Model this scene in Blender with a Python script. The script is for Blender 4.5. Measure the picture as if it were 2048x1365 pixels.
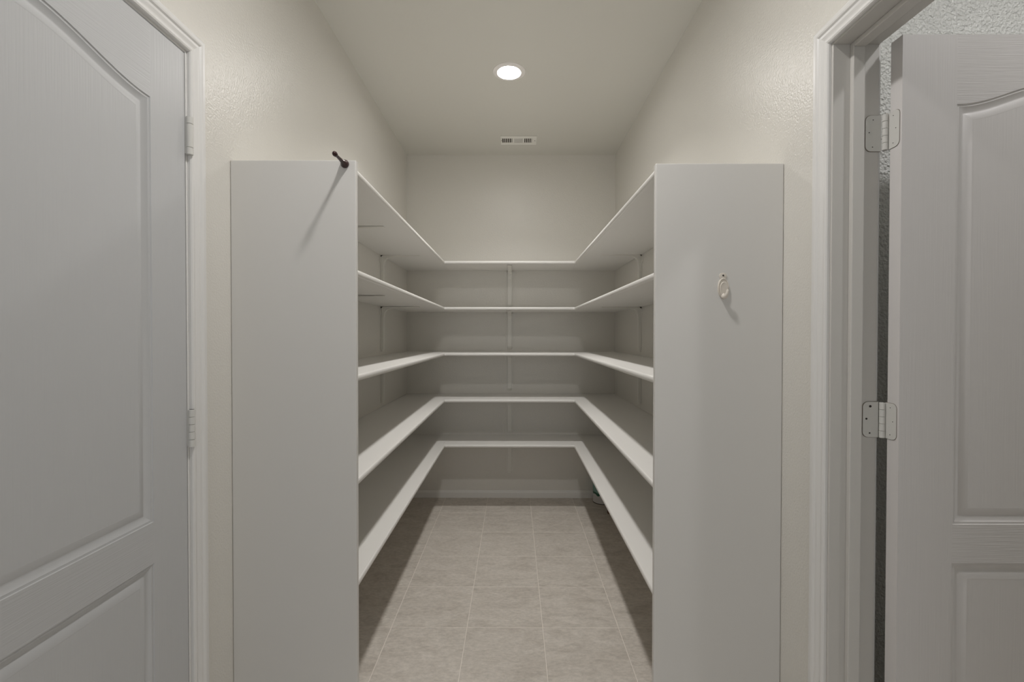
import bpy, bmesh, math, random
from mathutils import Vector, Matrix
S = bpy.context.scene
for o in list(bpy.data.objects): bpy.data.objects.remove(o)
COL = S.collection
random.seed(4)
# ------------------------------------------------------------------ camera
cd = bpy.data.cameras.new('camera'); cam = bpy.data.objects.new('camera', cd); COL.objects.link(cam)
cd.sensor_width = 36; cd.lens = 939.41 * 36 / 2048; cd.clip_start = 0.02
cam.matrix_world = Matrix.Translation((0, 0, 1.29)) @ Matrix.Rotation(0.0039, 4, 'Z') @ Matrix.Rotation(math.pi / 2 - 0.0120, 4, 'X') @ Matrix.Rotation(0.0009, 4, 'Z')
S.camera = cam
# ------------------------------------------------------------------ light settings
W = bpy.data.worlds.new('world'); S.world = W; W.use_nodes = True
W.node_tree.nodes['Background'].inputs[0].default_value = (0.93, 0.96, 1.0, 1)
W.node_tree.nodes['Background'].inputs[1].default_value = 1.05
CAN_W = 7.2            # watts of each light's downward beam
CAN_E = 122.0
CAN_C = (1.0, 0.97, 0.94)
CLOSET_E = 185.0
CLOSET_C = (1.0, 0.985, 0.975)
S.view_settings.view_transform = 'Standard'; S.view_settings.look = 'None'
S.view_settings.gamma = 1; S.view_settings.use_curve_mapping = False
S.view_settings.exposure = -0.12
S.cycles.diffuse_bounces = 10; S.cycles.max_bounces = 14
S.cycles.use_denoising = True
# ------------------------------------------------------------------ dimensions (metres; y runs away from the camera)
HC = 2.715
XL, XR, YB = -0.848, 0.799, 3.723
YF = -1.55                      # wall behind the camera
XO = 0.915                      # far face of the right-hand wall
YN, XE, YS = 1.38, 2.60, -0.60  # closet behind the open door
SL, SR, YI = -0.4945, 0.4334, 3.358
PL, PR, PT = 1.405, 1.3975, 0.018
# ------------------------------------------------------------------ materials
def mat(name, col, rough=0.5, bump=None, spec=0.5, emit=None, mottle=None, metal=0.0):
    m = bpy.data.materials.new(name); m.use_nodes = True
    nt = m.node_tree; b = nt.nodes['Principled BSDF']
    b.inputs['Base Color'].default_value = (*col, 1); b.inputs['Roughness'].default_value = rough
    b.inputs['Specular IOR Level'].default_value = spec; b.inputs['Metallic'].default_value = metal
    if emit:
        b.inputs['Emission Color'].default_value = (*emit[0], 1); b.inputs['Emission Strength'].default_value = emit[1]
    tc = nt.nodes.new('ShaderNodeTexCoord')
    if mottle:      # (scale vector, amount, detail)
        mp = nt.nodes.new('ShaderNodeMapping'); mp.inputs['Scale'].default_value = mottle[0]
        nt.links.new(tc.outputs['Object'], mp.inputs[0])
        n = nt.nodes.new('ShaderNodeTexNoise'); n.inputs['Scale'].default_value = 1; n.inputs['Detail'].default_value = mottle[2]
        nt.links.new(mp.outputs[0], n.inputs['Vector'])
        r = nt.nodes.new('ShaderNodeValToRGB')
        r.color_ramp.elements[0].position = 0.3; r.color_ramp.elements[1].position = 0.7
        a = mottle[1]
        r.color_ramp.elements[0].color = (*[c * (1 - a) for c in col], 1)
        r.color_ramp.elements[1].color = (*[min(1, c * (1 + a)) for c in col], 1)
        nt.links.new(n.outputs['Fac'], r.inputs[0]); nt.links.new(r.outputs[0], b.inputs['Base Color'])
    if bump:        # (scale vector, strength, distance, detail)
        mp = nt.nodes.new('ShaderNodeMapping'); mp.inputs['Scale'].default_value = bump[0]
        nt.links.new(tc.outputs['Object'], mp.inputs[0])
        n = nt.nodes.new('ShaderNodeTexNoise'); n.inputs['Scale'].default_value = 1; n.inputs['Detail'].default_value = bump[3]
        n.inputs['Roughness'].default_value = 0.5
        nt.links.new(mp.outputs[0], n.inputs['Vector'])
        bp = nt.nodes.new('ShaderNodeBump'); bp.inputs['Strength'].default_value = bump[1]; bp.inputs['Distance'].default_value = bump[2]
        nt.links.new(n.outputs['Fac'], bp.inputs['Height']); nt.links.new(bp.outputs[0], b.inputs['Normal'])
    return m
M = {
    'wall': mat('cream_orange_peel_paint', (0.725, 0.708, 0.665), 0.30, ((165, 165, 165), 0.65, 0.0017, 1.0), 0.5),
    'ceiling': mat('ceiling_paint', (0.69, 0.68, 0.635), 0.7, ((90, 90, 90), 0.25, 0.0012, 2), 0.3),
    'closet': mat('closet_orange_peel_paint', (0.86, 0.87, 0.85), 0.33, ((105, 105, 105), 1.0, 0.0095, 1.0), 0.5),
    'trim': mat('white_trim_gloss', (0.76, 0.755, 0.745), 0.33, ((40, 40, 40), 0.06, 0.002, 2), 0.5),
    'jamb': mat('trim_paint_shaded', (0.60, 0.585, 0.56), 0.36, ((40, 40, 40), 0.06, 0.002, 2), 0.5),  # trim paint darkened to carry the shade on the right jamb and stops
    'shelf': mat('white_shelf_paint', (0.79, 0.78, 0.755), 0.42, ((60, 60, 60), 0.08, 0.001, 3), 0.45),
    'panel': mat('white_end_panel_paint', (0.70, 0.69, 0.67), 0.45, ((45, 45, 45), 0.06, 0.001, 3), 0.4),
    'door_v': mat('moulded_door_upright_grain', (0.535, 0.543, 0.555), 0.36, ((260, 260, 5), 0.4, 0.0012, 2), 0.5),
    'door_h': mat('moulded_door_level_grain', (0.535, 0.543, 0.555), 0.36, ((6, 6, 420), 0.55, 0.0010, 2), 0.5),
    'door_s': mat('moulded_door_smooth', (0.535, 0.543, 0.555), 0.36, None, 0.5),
    'rdoor_v': mat('open_door_upright_grain', (0.70, 0.68, 0.675), 0.36, ((260, 260, 5), 0.4, 0.0012, 2), 0.5),
    'rdoor_h': mat('open_door_level_grain', (0.69, 0.67, 0.665), 0.28, ((8, 8, 400), 0.7, 0.0012, 2), 0.5),
    'rdoor_s': mat('open_door_smooth', (0.70, 0.68, 0.675), 0.36, None, 0.5),
    'hinge': mat('painted_hinge', (0.66, 0.655, 0.63), 0.32, None, 0.5),
    'nickel': mat('satin_nickel', (0.55, 0.53, 0.50), 0.3, metal=1.0),
    'mortise': mat('mortise_edge', (0.16, 0.12, 0.09), 0.7),
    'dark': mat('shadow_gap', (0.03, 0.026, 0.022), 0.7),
    'grout': mat('pale_grout', (0.78, 0.73, 0.67), 0.85, ((200, 200, 200), 0.3, 0.001, 2), 0.2),
    'lens': mat('light_lens', (0.9, 0.9, 0.9), 0.5, emit=(CAN_C, CAN_E)),
    'lens_front': mat('front_light_lens', (0.9, 0.9, 0.9), 0.5, emit=(CAN_C, CAN_E * 2.6)),
    'lens2': mat('closet_light_lens', (0.9, 0.9, 0.9), 0.5, emit=(CLOSET_C, CLOSET_E)),
    'ring': mat('light_trim_ring', (0.88, 0.86, 0.84), 0.3),
    'vent': mat('register_enamel', (0.86, 0.85, 0.81), 0.4),
    'duct': mat('duct_dark', (0.10, 0.09, 0.08), 0.8),
    'steel': mat('painted_steel_bracket', (0.76, 0.75, 0.71), 0.35, None, 0.5),
    'peg': mat('dark_cherry_peg', (0.035, 0.008, 0.007), 0.22, None, 0.5),
    'hook': mat('ivory_plastic', (0.70, 0.655, 0.59), 0.35, None, 0.5),
    'canwhite': mat('can_label_white', (0.62, 0.61, 0.60), 0.4),
    'canteal': mat('can_label_teal', (0.20, 0.36, 0.32), 0.4),
    'cangreen': mat('can_label_green', (0.01, 0.09, 0.05), 0.4),
    'canmetal': mat('can_tin', (0.25, 0.24, 0.23), 0.35, metal=0.9),
    'canrim': mat('can_rim_dark', (0.03, 0.015, 0.012), 0.4),
    'brown': mat('brown_can', (0.10, 0.035, 0.012), 0.35),
}
# stone-look tile: cloudy mottling with fine veins
def tile_mat():
    m = bpy.data.materials.new('stone_look_tile'); m.use_nodes = True
    nt = m.node_tree; b = nt.nodes['Principled BSDF']; L = nt.links.new
    g = nt.nodes.new('ShaderNodeNewGeometry'); oi = nt.nodes.new('ShaderNodeObjectInfo')
    mp = nt.nodes.new('ShaderNodeVectorMath'); mp.operation = 'MULTIPLY_ADD'
    mp.inputs[1].default_value = (1, 2.0, 1)
    cx = nt.nodes.new('ShaderNodeCombineXYZ'); ml = nt.nodes.new('ShaderNodeMath'); ml.operation = 'MULTIPLY'; ml.inputs[1].default_value = 37
    L(oi.outputs['Random'], ml.inputs[0]); L(ml.outputs[0], cx.inputs[2]); L(g.outputs['Position'], mp.inputs[0]); L(cx.outputs[0], mp.inputs[2])
    n1 = nt.nodes.new('ShaderNodeTexNoise'); n1.inputs['Scale'].default_value = 7; n1.inputs['Detail'].default_value = 9; n1.inputs['Roughness'].default_value = 0.68; n1.inputs['Distortion'].default_value = 0.6
    n2 = nt.nodes.new('ShaderNodeTexNoise'); n2.inputs['Scale'].default_value = 45; n2.inputs['Detail'].default_value = 6; n2.inputs['Roughness'].default_value = 0.7
    L(mp.outputs[0], n1.inputs['Vector']); L(mp.outputs[0], n2.inputs['Vector'])
    r = nt.nodes.new('ShaderNodeValToRGB'); e = r.color_ramp.elements
    e[0].position = 0.30; e[0].color = (0.52, 0.475, 0.425, 1); e[1].position = 0.68; e[1].color = (0.70, 0.655, 0.60, 1)
    k = e.new(0.46); k.color = (0.62, 0.575, 0.52, 1)
    L(n1.outputs['Fac'], r.inputs[0])
    r2 = nt.nodes.new('ShaderNodeValToRGB'); r2.color_ramp.elements[0].position = 0.35; r2.color_ramp.elements[0].color = (0.80, 0.80, 0.80, 1); r2.color_ramp.elements[1].position = 0.62
    L(n2.outputs['Fac'], r2.inputs[0])
    mx = nt.nodes.new('ShaderNodeMix'); mx.data_type = 'RGBA'; mx.blend_type = 'MULTIPLY'; mx.inputs[0].default_value = 1
    L(r.outputs[0], mx.inputs[6]); L(r2.outputs[0], mx.inputs[7]); L(mx.outputs[2], b.inputs['Base Color'])
    b.inputs['Roughness'].default_value = 0.55; b.inputs['Specular IOR Level'].default_value = 0.35
    return m
M['tile'] = tile_mat()
# ------------------------------------------------------------------ helpers
def link(name, me, m, parent=None):
    o = bpy.data.objects.new(name, me); COL.objects.link(o)
    if m and not me.materials: me.materials.append(M[m])
    if parent: o.parent = parent
    return o
def build(name, bm, m, parent=None, smooth=False, bevel=0):
    bmesh.ops.recalc_face_normals(bm, faces=bm.faces)
    me = bpy.data.meshes.new(name); bm.to_mesh(me); bm.free()
    if smooth:
        me.shade_smooth()
        try: me.set_sharp_from_angle(angle=math.radians(38))
        except Exception: pass
    o = link(name, me, m, parent)
    if bevel:
        b = o.modifiers.new('bevel', 'BEVEL'); b.width = bevel; b.segments = 2; b.limit_method = 'ANGLE'
        b.harden_normals = False
    return o
def empty(name, loc, label=None, cat=None, group=None, kind=None):
    o = bpy.data.objects.new(name, None); COL.objects.link(o); o.location = loc; o.empty_display_size = 0.05
    return tag(o, label, cat, group, kind)
def tag(o, label=None, cat=None, group=None, kind=None):
    if label: o['label'] = label
    if cat: o['category'] = cat
    if group: o['group'] = group
    if kind: o['kind'] = kind
    return o
def adopt(root):          # keep children where they were built in world space
    bpy.context.view_layer.update()
    for ch in root.children: ch.matrix_parent_inverse = root.matrix_world.inverted()
def box(bm, x0, x1, y0, y1, z0, z1):
    v = [bm.verts.new((x, y, z)) for x in (x0, x1) for y in (y0, y1) for z in (z0, z1)]
    for f in ((0, 1, 3, 2), (4, 6, 7, 5), (0, 4, 5, 1), (2, 3, 7, 6), (0, 2, 6, 4), (1, 5, 7, 3)): bm.faces.new([v[i] for i in f])
    return v
def B(*a):
    bm = bmesh.new(); box(bm, *a); return bm
def loft(bm, rings, close=True, caps=True):
    R = [[bm.verts.new(p) for p in r] for r in rings]; n = len(R[0])
    for a, b in zip(R, R[1:]):
        for i in range(n if close else n - 1):
            j = (i + 1) % n; bm.faces.new((a[i], a[j], b[j], b[i]))
    if caps and close: bm.faces.new(R[0][::-1]); bm.faces.new(R[-1])
    return R
def lathe(bm, prof, c, axis='Z', n=28, caps=True):
    rings = []
    for r, h in prof:
        ring = []
        for k in range(n):
            a = 2 * math.pi * k / n; u, v = r * math.cos(a), r * math.sin(a)
            p = {'Z': (u, v, h), 'Y': (u, h, v), 'X': (h, u, v)}[axis]
            ring.append((c[0] + p[0], c[1] + p[1], c[2] + p[2]))
        rings.append(ring)
    loft(bm, rings, True, caps)
def tube(bm, pts, rad, n=12):
    pts = [Vector(p) for p in pts]; rings = []
    rads = rad if isinstance(rad, (list, tuple)) else [rad] * len(pts)
    ref = Vector((1, 0, 0.01)).normalized()
    for i, p in enumerate(pts):
        d = (pts[min(i + 1, len(pts) - 1)] - pts[max(i - 1, 0)]).normalized()
        a = d.cross(ref).normalized(); b = d.cross(a).normalized()
        rings.append([p + (a * math.cos(t) + b * math.sin(t)) * rads[i] for t in [2 * math.pi * k / n for k in range(n)]])
    loft(bm, rings)
# ------------------------------------------------------------------ structure
def struct(name, bm, m, label, cat, bevel=0):
    o = build(name, bm, m, None, bevel=bevel); tag(o, label, cat, None, 'structure'); return o
# floor slab (grout level) and tiles
floor = struct('floor', B(XL - 0.12, XE + 0.1, YF - 0.1, YB + 0.1, -0.06, -0.0012), 'grout', 'pale grout and stone-look tile floor of the pantry', 'floor')
T = 0.3341; g = 0.0016; tx, ty = -0.0385 - 1.5 * T, 3.3956
shared = {}
def tile(x0, x1, y0, y1):
    key = (round(x1 - x0, 4), round(y1 - y0, 4))
    if key not in shared:
        w, d = key; bm = bmesh.new(); e = 0.0012
        R = [[(0, 0, -0.02), (w, 0, -0.02), (w, d, -0.02), (0, d, -0.02)], [(0, 0, -e), (w, 0, -e), (w, d, -e), (0, d, -e)],
             [(e, e, 0), (w - e, e, 0), (w - e, d - e, 0), (e, d - e, 0)]]
        loft(bm, R, True, False); bm.faces.new([v for v in bm.verts if v.co.z == 0])
        bmesh.ops.recalc_face_normals(bm, faces=bm.faces)
        me = bpy.data.meshes.new('tile'); bm.to_mesh(me); bm.free(); me.materials.append(M['tile']); shared[key] = me
    o = bpy.data.objects.new('tile', shared[key]); COL.objects.link(o); o.location = (x0, y0, 0); o.parent = floor
def tiles(X0, X1, Y0, Y1):
    i0, i1 = math.floor((X0 - tx) / T), math.ceil((X1 - tx) / T)
    for i in range(i0, i1):
        x0, x1 = max(X0, tx + i * T + g), min(X1, tx + (i + 1) * T - g)
        if x1 - x0 < 0.01: continue
        j0, j1 = math.floor((Y0 - ty) / T), math.ceil((Y1 - ty) / T)
        for j in range(j0, j1):
            y0, y1 = max(Y0, ty + j * T + g), min(Y1, ty + (j + 1) * T - g)
            if y1 - y0 < 0.01: continue
            tile(x0, x1, y0, y1)
tiles(XL, XR, YF, YB); tiles(XO, XE, YS, YN)
tiles(XR + 0.001, XO - 0.001, 0.42, 1.186)
ceil_o = struct('ceiling', B(XL - 0.12, XE + 0.1, YF - 0.1, YB + 0.1, HC, HC + 0.1), 'ceiling', 'pale greige pantry ceiling with a round light and a vent', 'ceiling')
# left wall with its door opening
DL0, DL1, DH = 0.396, 1.2168, 2.0195
bm = bmesh.new()
box(bm, XL - 0.12, XL, YF, DL0 - 0.018, 0, HC); box(bm, XL - 0.12, XL, DL1 + 0.018, YB, 0, HC); box(bm, XL - 0.12, XL, DL0 - 0.018, DL1 + 0.018, DH + 0.018, HC)
box(bm, XL - 0.16, XL - 0.12, DL0 - 0.05, DL1 + 0.05, 0, DH + 0.05)
struct('wall_left', bm, 'wall', 'cream orange-peel wall on the left with the closed white door', 'wall')
# right wall with the doorway to the closet
DR0, DR1 = 0.424, 1.188
bm = bmesh.new()
box(bm, XR, XO, YF, DR0 - 0.018, 0, HC); box(bm, XR, XO, DR1 + 0.018, YB, 0, HC); box(bm, XR, XO, DR0 - 0.018, DR1 + 0.018, DH + 0.018, HC)
struct('wall_right', bm, 'wall', 'cream orange-peel wall on the right with the open doorway', 'wall')
struct('wall_back', B(XL - 0.12, XO, YB, YB + 0.1, 0, HC), 'wall', 'cream end wall of the pantry behind the shelves', 'wall')
bm = bmesh.new()
box(bm, XL - 0.12, -0.68, YF - 0.1, YF, 0, HC); box(bm, 0.64, XO, YF - 0.1, YF, 0, HC); box(bm, -0.68, 0.64, YF - 0.1, YF, 2.35, HC)  # unseen opening, added and widened so daylight fills the front faces
struct('wall_front', bm, 'wall', 'cream wall behind the viewer with an added opening that lets daylight in', 'wall')
struct('wall_closet_back', B(XO, XE + 0.1, YN, YN + 0.1, 0, HC), 'closet', 'heavily textured closet wall seen above the open door', 'wall')
struct('wall_closet_side', B(XE, XE + 0.1, YS, YN, 0, HC), 'closet', 'textured far side wall of the closet beyond the open door', 'wall')
bm = B(XO, XE + 0.1, YS - 0.1, YS, 0, HC)
struct('wall_closet_front', bm, 'closet', 'textured closet wall opposite the open door', 'wall')
# baseboards: profile (out, up)
BBP = [(0, 0), (0.0125, 0), (0.0125, 0.040), (0.0105, 0.044), (0.0085, 0.045), (0.0075, 0.050), (0.0045, 0.057), (0, 0.058)]
def baseboard(name, p0, p1, nrm, label):
    bm = bmesh.new(); rings = []
    for p in (p0, p1): rings.append([(p[0] + nrm[0] * a, p[1] + nrm[1] * a, h) for a, h in BBP])
    loft(bm, rings); struct(name, bm, 'shelf', label, 'baseboard')
baseboard('baseboard_back', (XL, YB), (XR, YB), (0, -1), 'white baseboard along the end wall under the lowest shelf')
baseboard('baseboard_left', (XL, PL + PT + 0.002), (XL, YB - 0.014), (1, 0), 'white baseboard on the left wall in the shade under the shelves')
baseboard('baseboard_right', (XR, PR + PT + 0.002), (XR, YB - 0.014), (-1, 0), 'white baseboard on the right wall in the shade under the shelves')
# ------------------------------------------------------------------ door frames
CASE = [(0, 0), (0, 0.006), (0.002, 0.009), (0.006, 0.0105), (0.010, 0.0095), (0.013, 0.0085), (0.016, 0.0090), (0.024, 0.0115), (0.030, 0.012), (0.034, 0.0155), (0.038, 0.0165), (0.046, 0.0165), (0.0500, 0.0140), (0.0520, 0.0120), (0.052, 0)]
def casing(parent, xw, out, y0, y1, zt, m='trim'):
    """three mitred lengths round an opening; xw wall face, out = +1/-1 the side it stands proud to"""
    def pt(y, z, dy, dz, a, h): return (xw + out * h, y + dy * a, z + dz * a)
    P = [(y1, 0.0, 1, 0), (y1, zt, 1, 1), (y0, zt, -1, 1), (y0, 0.0, -1, 0)]
    for a, b in zip(P, P[1:]):
        bm = bmesh.new(); loft(bm, [[pt(*q, c, h) for c, h in CASE] for q in (a, b)])
        build('casing', bm, m, parent, smooth=False)
def frame(name, label, xa, xb, y0, y1, zt, stop, sides, JM='trim'):
    r = empty(name, ((xa + xb) / 2, y1, 0), label, 'door frame', None, 'structure')
    build('jamb', B(xa, xb, y1, y1 + 0.018, 0, zt + 0.018), JM, r, bevel=0.001)
    build('jamb', B(xa, xb, y0 - 0.018, y0, 0, zt + 0.018), JM, r, bevel=0.001)
    build('jamb_head', B(xa, xb, y0, y1, zt, zt + 0.018), JM, r, bevel=0.001)
    s0, s1 = stop
    build('stop', B(s0, s1, y1 - 0.013, y1, 0, zt), JM, r, bevel=0.002)
    build('stop', B(s0, s1, y0, y0 + 0.013, 0, zt), JM, r, bevel=0.002)
    build('stop', B(s0, s1, y0 + 0.013, y1 - 0.013, zt - 0.013, zt), JM, r, bevel=0.002)
    for xw, out in sides: casing(r, xw, out, y0 - 0.006, y1 + 0.006, zt + 0.006)
    adopt(r); return r
frame('trim_1', 'white moulded casing around the closed door on the left wall', XL - 0.118, XL - 0.0005, DL0, DL1, DH, (XL - 0.075, XL - 0.043), [(XL, 1)])
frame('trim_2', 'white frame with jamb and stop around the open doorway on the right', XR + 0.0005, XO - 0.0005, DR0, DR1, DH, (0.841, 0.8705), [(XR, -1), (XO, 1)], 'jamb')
# ------------------------------------------------------------------ moulded arch-top doors
# built flat: a along the width from the hinge edge, z up, d = depth out of the face
MOULD = [(0.000, 0.0), (0.0012, -0.0020), (0.0045, -0.0028), (0.0060, -0.0022), (0.0075, -0.0032), (0.0175, -0.0084), (0.0205, -0.0087), (0.0220, -0.0078), (0.0385, -0.0020), (0.0410, -0.0025)]
def outline(a0, a1, z0, z1, arch, inset, n=32):
    """counter-clockwise outline of a panel, inset evenly by a distance; arch = rise of the top's middle"""
    pts = [(a0 + inset, z0 + inset), (a1 - inset, z0 + inset)]
    hw = (a1 - a0) / 2; c = (a0 + a1) / 2
    def zb(a): return z1 + arch * (1 - math.cos(math.pi * max(0, 1 - abs(a - c) / hw))) / 2
    for k in range(n + 1):
        a = c + (1 - 2 * k / n) * (hw - inset)
        z = min(zb(a + u * inset / 12) - math.sqrt(max(0, inset * inset * (1 - (u / 12) ** 2))) for u in range(-12, 13))
        pts.append((a, z))
    return pts
def moulded_door(root, place, w, z0, z1, st, up, lo, arch, pre, thick=0.035, hw_lock=0):
    """place(a, z, d) -> world point; up/lo = (bottom, top) of the two panels; d=0 is the face, d<0 into the door"""
    def poly(name, quads, m, smooth=False):
        bm = bmesh.new()
        for q in quads:
            f = [bm.verts.new(place(*p)) for p in q]; bm.faces.new(f)
        bmesh.ops.remove_doubles(bm, verts=bm.verts, dist=1e-6)
        return build(name, bm, m, root, smooth)
    def slab(a0, a1, b0, b1, name, m):          # a rail or stile with real thickness
        bm = bmesh.new(); v = {}
        for a in (a0, a1):
            for z in (b0, b1):
                for d in (0, -0.0092): v[a, z, d] = bm.verts.new(place(a, z, d))
        k = lambda a, z, d: v[a, z, d]
        bm.faces.new((k(a0, b0, 0), k(a1, b0, 0), k(a1, b1, 0), k(a0, b1, 0)))
        bm.faces.new((k(a0, b0, -0.0092), k(a0, b1, -0.0092), k(a1, b1, -0.0092), k(a1, b0, -0.0092)))
        for (p, q) in (((a0, b0), (a1, b0)), ((a1, b0), (a1, b1)), ((a1, b1), (a0, b1)), ((a0, b1), (a0, b0))):
            bm.faces.new((k(*p, 0), k(*p, -0.0092), k(*q, -0.0092), k(*q, 0)))
        return build(name, bm, m, root)
    slab(0, st, z0, z1, 'stile', pre + '_v'); slab(w - st, w, z0, z1, 'stile', pre + '_v')
    slab(st, w - st, z0, lo[0], 'rail', pre + '_h'); slab(st, w - st, lo[1], up[0], 'rail', pre + '_h')
    top = outline(st, w - st, up[0], up[1], arch, 0)[2:]
    bm = bmesh.new()
    lower = [bm.verts.new(place(a, z, 0)) for a, z in top]; upper = [bm.verts.new(place(a, z1, 0)) for a, z in top]
    lob = [bm.verts.new(place(a, z, -0.0092)) for a, z in top]; upb = [bm.verts.new(place(a, z1, -0.0092)) for a, z in top]
    for i in range(len(top) - 1):
        bm.faces.new((lower[i], lower[i + 1], upper[i + 1], upper[i])); bm.faces.new((upper[i], upper[i + 1], upb[i + 1], upb[i])); bm.faces.new((lower[i], lob[i], lob[i + 1], lower[i + 1]))
    build('rail', bm, pre + '_h', root)
    for (b0, b1), ar in ((up, arch), (lo, 0)):
        bm = bmesh.new(); rings = []
        for inset, d in MOULD: rings.append([place(a, z, d) for a, z in outline(st, w - st, b0, b1, ar, inset)])
        loft(bm, rings, True, False); build('panel_moulding', bm, pre + '_s', root, smooth=True)
        pts = outline(st, w - st, b0, b1, ar, MOULD[-1][0]); bm = bmesh.new()
        f = bm.faces.new([bm.verts.new(place(a, z, MOULD[-1][1])) for a, z in pts]); bmesh.ops.triangulate(bm, faces=[f])
        build('raised_panel', bm, pre + '_v', root)
    # core behind the skin
    bm = bmesh.new(); v = {}
    for a in (0, w):
        for z in (z0, z1):
            for d in (-0.0092, -thick): v[a, z, d] = bm.verts.new(place(a, z, d))
    F = [((0, z0), (w, z0)), ((w, z0), (w, z1)), ((w, z1), (0, z1)), ((0, z1), (0, z0))]
    for d in (-0.0092, -thick): bm.faces.new([v[a, z, d] for a, z in ((0, z0), (w, z0), (w, z1), (0, z1))])
    for p, q in F: bm.faces.new((v[(*p, -0.0092)], v[(*q, -0.0092)], v[(*q, -thick)], v[(*p, -thick)]))
    build('door_core', bm, pre + '_s', root)
# left door: closed in its frame, hinge edge at the far side
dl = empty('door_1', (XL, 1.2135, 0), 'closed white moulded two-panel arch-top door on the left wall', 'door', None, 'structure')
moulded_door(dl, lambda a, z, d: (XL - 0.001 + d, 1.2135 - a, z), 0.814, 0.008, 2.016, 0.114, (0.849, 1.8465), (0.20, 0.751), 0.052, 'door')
kn = empty('knob', (XL, 0.465, 0.93)); kn.parent = dl
bm = bmesh.new(); lathe(bm, [(0.032, -0.0008), (0.032, 0.004), (0.028, 0.008), (0.012, 0.010), (0.010, 0.026)], (XL, 0.465, 0.93), 'X', 32); build('rose', bm, 'nickel', kn, smooth=True)
bm = bmesh.new(); lathe(bm, [(0.012, 0.024), (0.022, 0.030), (0.0275, 0.042), (0.0265, 0.054), (0.018, 0.061), (0.001, 0.063)], (XL, 0.465, 0.93), 'X', 32); build('grip', bm, 'nickel', kn, smooth=True)
def barrel_hinge(root, x, y, zc, h, r, segs, leafbox):
    hg = empty('hinge', (x, y, zc)); hg.parent = root
    bpy.context.view_layer.update()
    z = zc - h / 2; n = 0
    for s in segs:
        L = h * s; bm = bmesh.new(); rr = r
        lathe(bm, [(rr * 0.88, 0), (rr, 0.0008), (rr, L - 0.0013), (rr * 0.88, L - 0.0006)], (x, y, z), 'Z', 20)
        k = build('knuckle', bm, 'hinge', hg, smooth=True); n += 1; z += L
    bm = bmesh.new(); lathe(bm, [(r * 0.80, 0), (r * 0.80, h - 0.001)], (x, y, zc - h / 2 + 0.0005), 'Z', 16)
    build('pin', bm, 'dark', hg, smooth=True)
    for lb in leafbox: build('leaf', B(*lb), 'hinge', hg, bevel=0.0006)
    return hg
for zc, segs in ((1.806, (0.19, 0.62, 0.19)), (1.0475, (0.2, 0.2, 0.2, 0.2, 0.2)), (0.25, (0.2, 0.2, 0.2, 0.2, 0.2))):
    barrel_hinge(dl, XL + 0.008, 1.2195, zc, 0.098, 0.0082, segs,
                 [(XL - 0.02, XL + 0.006, 1.2139, 1.2151, zc - 0.047, zc + 0.047)])
bpy.context.view_layer.update()
for ch in dl.children:
    if ch.type == 'EMPTY':
        w_ = ch.location.copy(); ch.matrix_parent_inverse = dl.matrix_world.inverted()
        bpy.context.view_layer.update()
        for c2 in ch.children: c2.matrix_parent_inverse = ch.matrix_world.inverted()
    else: ch.matrix_parent_inverse = dl.matrix_world.inverted()
# right door: swung open a quarter turn into the closet
dr = empty('door_2', (0.931, 1.172, 0), 'white moulded two-panel door standing open into the closet on the right', 'door', None, 'structure')
moulded_door(dr, lambda a, z, d: (0.931 + a, 1.137 - d, z), 0.758, 0.010, 2.012, 0.1315, (0.832, 1.8462), (0.20, 0.738), 0.054, 'rdoor')
def rounded_leaf(bm, pl, w, h, r, t=0.0022):
    """pl(u, v, d): u runs from the barrel outwards, v up; the two outer corners are round"""
    pts = [(0, -h / 2)]
    for k in range(7): a = -math.pi / 2 + k * math.pi / 12; pts.append((w - r + r * math.cos(a), -h / 2 + r + r * math.sin(a)))
    for k in range(7): a = k * math.pi / 12; pts.append((w - r + r * math.cos(a), h / 2 - r + r * math.sin(a)))
    pts.append((0, h / 2))
    loft(bm, [[pl(u, v, 0) for u, v in pts], [pl(u, v, t) for u, v in pts]])
HP = (0.9235, 1.1800)
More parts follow.
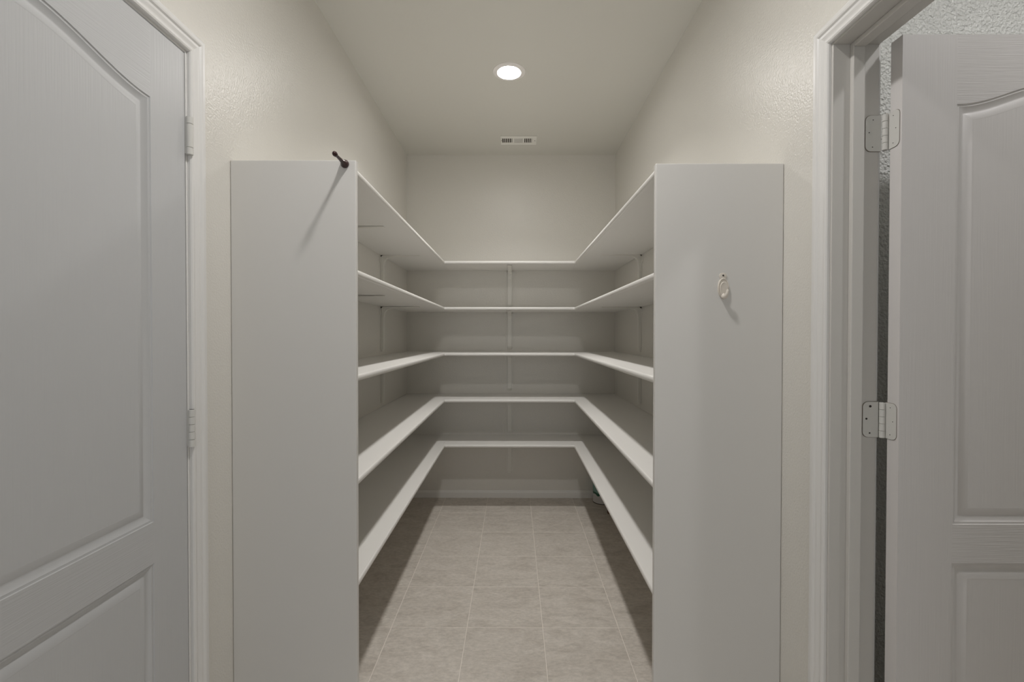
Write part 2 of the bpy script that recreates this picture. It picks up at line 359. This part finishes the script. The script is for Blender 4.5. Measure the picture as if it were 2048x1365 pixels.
for hi, zc in enumerate((1.7965, 1.0785, 0.25)):
    hg = empty('hinge', (HP[0], HP[1], zc)); hg.parent = dr
    h = 0.089
    bm = bmesh.new(); rounded_leaf(bm, lambda u, v, d: (0.919 - u, DR1 - 0.0004 - d, zc + v), 0.0385, h, 0.0135); build('leaf', bm, 'hinge', hg)
    bm = bmesh.new(); rounded_leaf(bm, lambda u, v, d: (0.931 - d * 0.8, 1.1765 - u, zc + v), 0.0335, h, 0.0125); build('leaf', bm, 'hinge', hg)
    bm = bmesh.new(); rounded_leaf(bm, lambda u, v, d: (0.919 - u, DR1 - 0.0003 - d, zc + v), 0.0393, h + 0.0018, 0.0140, 0.0006); build('mortise', bm, 'mortise', hg)
    bm = bmesh.new(); rounded_leaf(bm, lambda u, v, d: (0.931 - d * 0.8, 1.1765 - u, zc + v), 0.0342, h + 0.0014, 0.0130, 0.0006); build('mortise', bm, 'mortise', hg)
    z = zc - h / 2
    for s in range(5):
        bm = bmesh.new(); L = h / 5
        lathe(bm, [(0.0055, 0), (0.0062, 0.0006), (0.0062, L - 0.0012), (0.0055, L - 0.0006)], (HP[0], HP[1] - 0.001, z), 'Z', 18)
        build('knuckle', bm, 'hinge', hg, smooth=True); z += L
    bm = bmesh.new(); lathe(bm, [(0.0050, 0), (0.0050, h - 0.002)], (HP[0], HP[1] - 0.001, zc - h / 2 + 0.001), 'Z', 14); build('pin', bm, 'dark', hg)
    for k, (u, v) in enumerate(((0.0205, 0.0335), (0.0300, 0.002), (0.0215, -0.034))):
        r = 0.0012 if hi == 0 else (0.0031, 0.0025, 0.0019)[k]
        bm = bmesh.new(); lathe(bm, [(r, 0), (r, -0.0006)], (0.919 - u, DR1 - 0.0026, zc + v), 'Y', 12); build('screw', bm, 'dark', hg)
    for u, v in ((0.0155, 0.0335), (0.0235, 0.0), (0.0155, -0.0335)):
        bm = bmesh.new(); lathe(bm, [(0.0011, 0), (0.0011, -0.0004)], (0.931 - 0.0018, 1.1765 - u, zc + v), 'X', 10); build('screw', bm, 'dark', hg)
bpy.context.view_layer.update()
for ch in dr.children:
    ch.matrix_parent_inverse = dr.matrix_world.inverted()
    if ch.type == 'EMPTY':
        bpy.context.view_layer.update()
        for c2 in ch.children: c2.matrix_parent_inverse = ch.matrix_world.inverted()
# ------------------------------------------------------------------ shelving end panels
def end_panel(x0, x1, y, zt, label):
    o = build('end_panel', B(x0, x1, y, y + PT, 0, zt), 'panel', None, bevel=0.0022)
    tag(o, label, 'panel'); return o
end_panel(XL + 0.001, -0.472, PL, 1.8125, 'tall white end panel with the dark peg near its top corner')
end_panel(0.4197, XR - 0.001, PR, 1.7995, 'tall white end panel with the ivory plastic hook on it')
# ------------------------------------------------------------------ shelves
TH = 0.020
HB = [1.802, 1.472, 1.142, 0.808, 0.483]
FLd = [-0.008, 0.006, 0.002, 0.004, 0.002]; FRd = [-0.019, -0.006, 0.0, 0.003, -0.008]
NP = [(0.012, TH + 0.0003), (0.0065, TH + 0.0003)] + [(0.0060 - 0.0060 * math.cos(math.pi / 2 - k * math.pi / 8), TH / 2 + (TH / 2 + 0.0003) * math.sin(math.pi / 2 - k * math.pi / 8)) for k in range(9)] + [(0.012, -0.0003)]
def tilt(o, dl_, dr_):
    me = o.data
    for v in me.vertices:
        t = (YI - v.co.y) / (YI - 1.455)
        if t > 0: v.co.z += (dl_ if v.co.x < 0 else dr_) * t
def shelf(i, label):
    z = HB[i]; r = empty('u_shaped_shelf', (0, YB, z), label, 'shelf', 'U-shaped pantry shelves in five tiers')
    n = 0.0118; YP = PL + PT + 0.0015; YQ = PR + PT + 0.0015
    parts = []
    parts.append(build('shelf_board', B(XL + 0.001, SL - n, YP, YB - 0.001, z, z + TH), 'shelf', r, bevel=0.0006))
    parts.append(build('shelf_board', B(SL - n + 0.0002, SR + n - 0.0002, YI + n, YB - 0.001, z, z + TH), 'shelf', r, bevel=0.0006))
    parts.append(build('shelf_board', B(SR + n, XR - 0.001, YQ, YB - 0.001, z, z + TH), 'shelf', r, bevel=0.0006))
    for P0, P1 in ((((SL, YP), (-1, 0)), ((SL, YI), (-1, 1))), (((SL, YI), (-1, 1)), ((SR, YI), (1, 1))), (((SR, YI), (1, 1)), ((SR, YQ), (1, 0)))):
        bm = bmesh.new()
        loft(bm, [[(p[0] + q[0] * a, p[1] + q[1] * a, z + h) for a, h in NP] for p, q in (P0, P1)])
        parts.append(build('nosing', bm, 'shelf', r, smooth=True))
    for p in parts: tilt(p, FLd[i], FRd[i])
    return r
def bracket(root, ax, z, reach, w=0.030):
    """steel shelf bracket under a board whose underside is at z; it is a part of the shelf"""
    g_ = empty('bracket', ax(0, 0, z)); g_.parent = root
    def prism(name, pts, hw, m='steel', bv=0.0012):
        bm = bmesh.new(); loft(bm, [[ax(o, s, zz) for o, zz in pts] for s in (-hw, hw)]); return build(name, bm, m, g_, bevel=bv)
    A = [(0.003 + 0.016 * (1 - math.cos(t)), z - 0.0175 + 0.016 * math.sin(t)) for t in [k * math.pi / 12 for k in range(7)]]
    hw = w * 0.42
    prism('leg', [(0.003, z - 0.285)] + A[:4] + [(0.030, z - 0.030), (0.023, z - 0.048), (0.020, z - 0.070), (0.018, z - 0.270), (0.013, z - 0.285)], hw)
    prism('arm', A[3:] + [(reach, z - 0.0008), (reach, z - 0.0045), (0.075, z - 0.0120), (0.045, z - 0.0175), (0.0302, z - 0.0298)], hw)
    bm = bmesh.new(); q = [(-w * 0.65, z - 0.275), (w * 0.65, z - 0.275), (w * 0.65, z - 0.060), (0.041, z - 0.045), (0.041, z - 0.010), (-0.041, z - 0.010), (-0.041, z - 0.045), (-w * 0.65, z - 0.060)]
    loft(bm, [[ax(0.0004, s, zz) for s, zz in q], [ax(0.0028, s, zz) for s, zz in q]]); build('fixing_plate', bm, 'steel', g_, bevel=0.0006)
    prism('corner_shadow', [(0.001, z - 0.001), (0.016, z - 0.001), (0.0085, z - 0.0035), (0.0040, z - 0.0085), (0.001, z - 0.016)], hw * 1.04, 'dark', 0)  # dark wedge standing in for the shade in the corner hollow
    for s in (-0.031, 0.031):
        bm = bmesh.new()
        loft(bm, [[ax(o, s + 0.0032 * math.cos(t), z - 0.024 + 0.0032 * math.sin(t)) for t in [2 * math.pi * k / 10 for k in range(10)]] for o in (0.0028, 0.0042)])
        build('screw', bm, 'steel', g_)
    return g_
LAB = ['topmost of the white U-shaped shelves, level with the end panel tops',
       'second white U-shaped shelf from the top, just above eye level',
       'middle one of the five white U-shaped shelves, just below eye level',
       'fourth white U-shaped shelf from the top, second above the floor',
       'lowest white U-shaped shelf, nearest above the tiled floor']
for i in range(5):
    r = shelf(i, LAB[i]); z = HB[i]
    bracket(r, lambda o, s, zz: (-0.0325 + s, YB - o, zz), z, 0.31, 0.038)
    for yb in (3.0, 2.19):
        dz = FLd[i] * (YI - yb) / (YI - 1.455)
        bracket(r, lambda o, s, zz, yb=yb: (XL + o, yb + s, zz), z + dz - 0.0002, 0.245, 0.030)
    dz = FRd[i] * (YI - 2.96) / (YI - 1.455)
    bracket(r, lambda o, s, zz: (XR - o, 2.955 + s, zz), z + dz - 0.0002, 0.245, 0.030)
    bpy.context.view_layer.update()
    for ch in r.children:
        ch.matrix_parent_inverse = r.matrix_world.inverted()
        if ch.type == 'EMPTY':
            bpy.context.view_layer.update()
            for c2 in ch.children: c2.matrix_parent_inverse = ch.matrix_world.inverted()
# ------------------------------------------------------------------ ceiling lights
def can_light(x, y, label, lens='lens', group='round recessed ceiling lights'):
    r = empty('recessed_ceiling_light', (x, y, HC), label, 'ceiling light', None)
    bm = bmesh.new()
    prof = [(0.0880, 0.0), (0.0875, -0.004), (0.084, -0.0062), (0.071, -0.0085), (0.0675, -0.0088), (0.0645, -0.0085), (0.0625, -0.0060), (0.0565, -0.0022), (0.0555, 0.0)]
    lathe(bm, prof, (x, y, HC), 'Z', 48, caps=False); build('trim_ring', bm, 'ring', r, smooth=True)
    bm = bmesh.new(); lathe(bm, [(0.0562, -0.0005), (0.0562, -0.0024), (0.040, -0.0032), (0.0004, -0.0036)], (x, y, HC), 'Z', 48); build('lens', bm, lens, r, smooth=True)
    ld = bpy.data.lights.new('downlight_beam', 'AREA'); ld.shape = 'DISK'; ld.size = 0.12; ld.spread = math.radians(122)
    ld.energy = {'lens': CAN_W, 'lens_front': CAN_W * 0.35}.get(lens, 1.0); ld.color = CLOSET_C if lens == 'lens2' else CAN_C
    lo = bpy.data.objects.new('beam', ld); COL.objects.link(lo); lo.location = (x, y, HC - 0.0045); lo.parent = r
    adopt(r)
can_light(-0.0272, 2.5518, 'round white recessed light glowing in the middle of the ceiling')
can_light(-0.03, 1.0, 'round recessed ceiling light above the viewer, before the end panels', 'lens_front')
can_light(1.48, 0.62, 'round recessed light on the closet ceiling beyond the right doorway', 'lens2')
# ------------------------------------------------------------------ ceiling vent
vt = empty('ceiling_vent', (0.035, 3.445, HC), 'small white rectangular air register on the ceiling near the end wall', 'vent')
x0, x1, y0, y1 = -0.0966, 0.1635, 3.370, 3.515
oy0, oy1 = 3.405, 3.480
banks = [(-0.0870, -0.0755), (-0.0715, -0.0125), (0.0010, 0.0640), (0.0745, 0.1290)]
bm = bmesh.new()
def plate(bm, xa, xb, ya, yb): box(bm, xa, xb, ya, yb, HC - 0.005, HC - 0.001)
plate(bm, x0, x1, y0, oy0); plate(bm, x0, x1, oy1, y1)
xs = [x0] + [v for b in banks for v in b] + [x1]
for k in range(0, len(xs), 2): plate(bm, xs[k], xs[k + 1], oy0, oy1)
build('face_plate', bm, 'vent', vt, bevel=0.0008)
build('duct', B(x0 + 0.012, x1 - 0.012, oy0 - 0.006, oy1 + 0.006, HC - 0.0012, HC - 0.0003), 'duct', vt)
for (xa, xb), n in ((banks[1], 4), (banks[3], 4)):
    for k in range(n):
        c = xa + (k + 0.78) * (xb - xa) / (n + 0.2)
        build('louvre', B(c - 0.0022, c + 0.0022, oy0, oy1, HC - 0.0048, HC - 0.0014), 'vent', vt)
for k in range(9):
    c = oy0 + (k + 0.5) * (oy1 - oy0) / 9
    build('louvre', B(banks[2][0], banks[2][1], c - 0.0011, c + 0.0011, HC - 0.0045, HC - 0.0016), 'vent', vt)
for sx in (x0 + 0.006, x1 - 0.012):
    bm = bmesh.new(); lathe(bm, [(0.0028, -0.0060), (0.0032, -0.005)], (sx, 3.4425, HC), 'Z', 12); build('screw', bm, 'duct', vt)
adopt(vt)
# ------------------------------------------------------------------ peg and hook
bm = bmesh.new()
lathe(bm, [(0.0122, -0.0002), (0.0124, -0.004), (0.0110, -0.009), (0.0078, -0.017), (0.0056, -0.028), (0.0046, -0.045), (0.0042, -0.064), (0.0048, -0.069), (0.0066, -0.0735), (0.0073, -0.079), (0.0062, -0.0845), (0.0034, -0.088), (0.0004, -0.089)], (-0.504, PL, 1.8005), 'Y', 28)
tag(build('wall_peg', bm, 'peg', None, smooth=True), 'dark cherry-coloured round-ended peg sticking out of the left end panel', 'peg')
hk = empty('utility_hook', (0.6195, PR, 1.435), 'ivory oval plastic stick-on hook on the right end panel', 'hook')
def disc(a, b, cz, n=36): return [(0.6195 + a * math.cos(t), cz + b * math.sin(t)) for t in [2 * math.pi * k / n for k in range(n)]]
bm = bmesh.new()
loft(bm, [[(x, PR - d, z) for x, z in disc(0.0115 * s, 0.0105 * s, 1.4660)] for d, s in ((0.0002, 1.0), (0.002, 0.97), (0.0026, 0.85))]); build('screw_tab', bm, 'hook', hk, smooth=True)
bm = bmesh.new(); lathe(bm, [(0.0026, 0.0), (0.0026, -0.0008)], (0.6195, PR - 0.0025, 1.4680), 'Y', 14); build('screw_hole', bm, 'dark', hk)
bm = bmesh.new()
loft(bm, [[(x, PR - d, z) for x, z in disc(0.0160 * s, 0.0300 * s, 1.4310)] for d, s in ((0.0002, 1.0), (0.0050, 0.98), (0.0066, 0.92), (0.0062, 0.86), (0.0045, 0.80))]); build('base_plate', bm, 'hook', hk, smooth=True)
bm = bmesh.new()
loft(bm, [[(x, PR - d, z) for x, z in disc(0.0122 * s, 0.0228 * s, 1.4265)] for d, s in ((0.003, 1.0), (0.0085, 0.97), (0.0095, 0.88), (0.0090, 0.80), (0.0085, 0.5))]); build('face_plate', bm, 'hook', hk, smooth=True)
bm = bmesh.new()
tube(bm, [(0.6195, PR - 0.004, 1.4085), (0.6197, PR - 0.0095, 1.4045), (0.6205, PR - 0.0140, 1.4040), (0.6220, PR - 0.0178, 1.4078), (0.6236, PR - 0.0200, 1.4135), (0.6246, PR - 0.0208, 1.4195), (0.6249, PR - 0.0208, 1.4232), (0.6250, PR - 0.0207, 1.4248)], [0.0080, 0.0076, 0.0064, 0.0054, 0.0046, 0.0040, 0.0030, 0.0008], 14); build('prong', bm, 'hook', hk, smooth=True)
adopt(hk)
# ------------------------------------------------------------------ cans under the lowest shelf
c = (0.692, 3.632); R_ = 0.0765
pc = empty('paint_can', (c[0], c[1], 0), 'round can with white, green and teal label on the floor in the back corner', 'paint can')
bm = bmesh.new(); lathe(bm, [(R_, 0.0), (R_ + 0.0014, 0.001), (R_ + 0.0014, 0.0045), (R_, 0.006)], (*c, 0), 'Z', 40); build('bottom_rim', bm, 'canrim', pc, smooth=True)
bm = bmesh.new(); lathe(bm, [(R_ - 0.0006, 0.005), (R_ - 0.0006, 0.186)], (*c, 0), 'Z', 40); build('body', bm, 'canmetal', pc, smooth=True)
def band(nm, m, za, zb, wav=0, dr_=0.0):
    bm = bmesh.new(); n = 48; lo_, hi_ = [], []
    for k in range(n):
        a = 2 * math.pi * k / n; rr = R_ + dr_; u = (c[0] + rr * math.cos(a), c[1] + rr * math.sin(a))
        lo_.append((*u, za + wav * (0.5 + 0.5 * math.sin(a * 9)) + wav * 0.4 * math.sin(a * 4 + 1))); hi_.append((*u, zb))
    loft(bm, [lo_, hi_], True, False); build(nm, bm, m, pc, smooth=True)
band('label_base', 'canwhite', 0.006, 0.072, 0, 0.0); band('label_leaves', 'cangreen', 0.064, 0.090, 0.012, 0.0004); band('label_top', 'canteal', 0.084, 0.176, 0.004, 0.0008)
bm = bmesh.new(); lathe(bm, [(R_ - 0.001, 0.180), (R_ + 0.0025, 0.183), (R_ + 0.0025, 0.189), (R_ - 0.004, 0.190), (R_ - 0.008, 0.186), (0.001, 0.185)], (*c, 0), 'Z', 40); build('lid', bm, 'canmetal', pc, smooth=True)
adopt(pc)
c2_ = (0.7285, 3.400)
bc = empty('small_can', (*c2_, 0), 'small brown can mostly hidden under the right lowest shelf', 'can')
bm = bmesh.new(); lathe(bm, [(0.048, 0), (0.0495, 0.0015), (0.0495, 0.005), (0.048, 0.007), (0.048, 0.112), (0.0495, 0.114), (0.0495, 0.118), (0.047, 0.1185)], (*c2_, 0), 'Z', 36); build('body', bm, 'brown', bc, smooth=True)
bm = bmesh.new(); lathe(bm, [(0.0462, 0.1186), (0.044, 0.1195), (0.040, 0.1165), (0.001, 0.1165)], (*c2_, 0), 'Z', 36, caps=True); build('lid', bm, 'canmetal', bc, smooth=True)
adopt(bc)
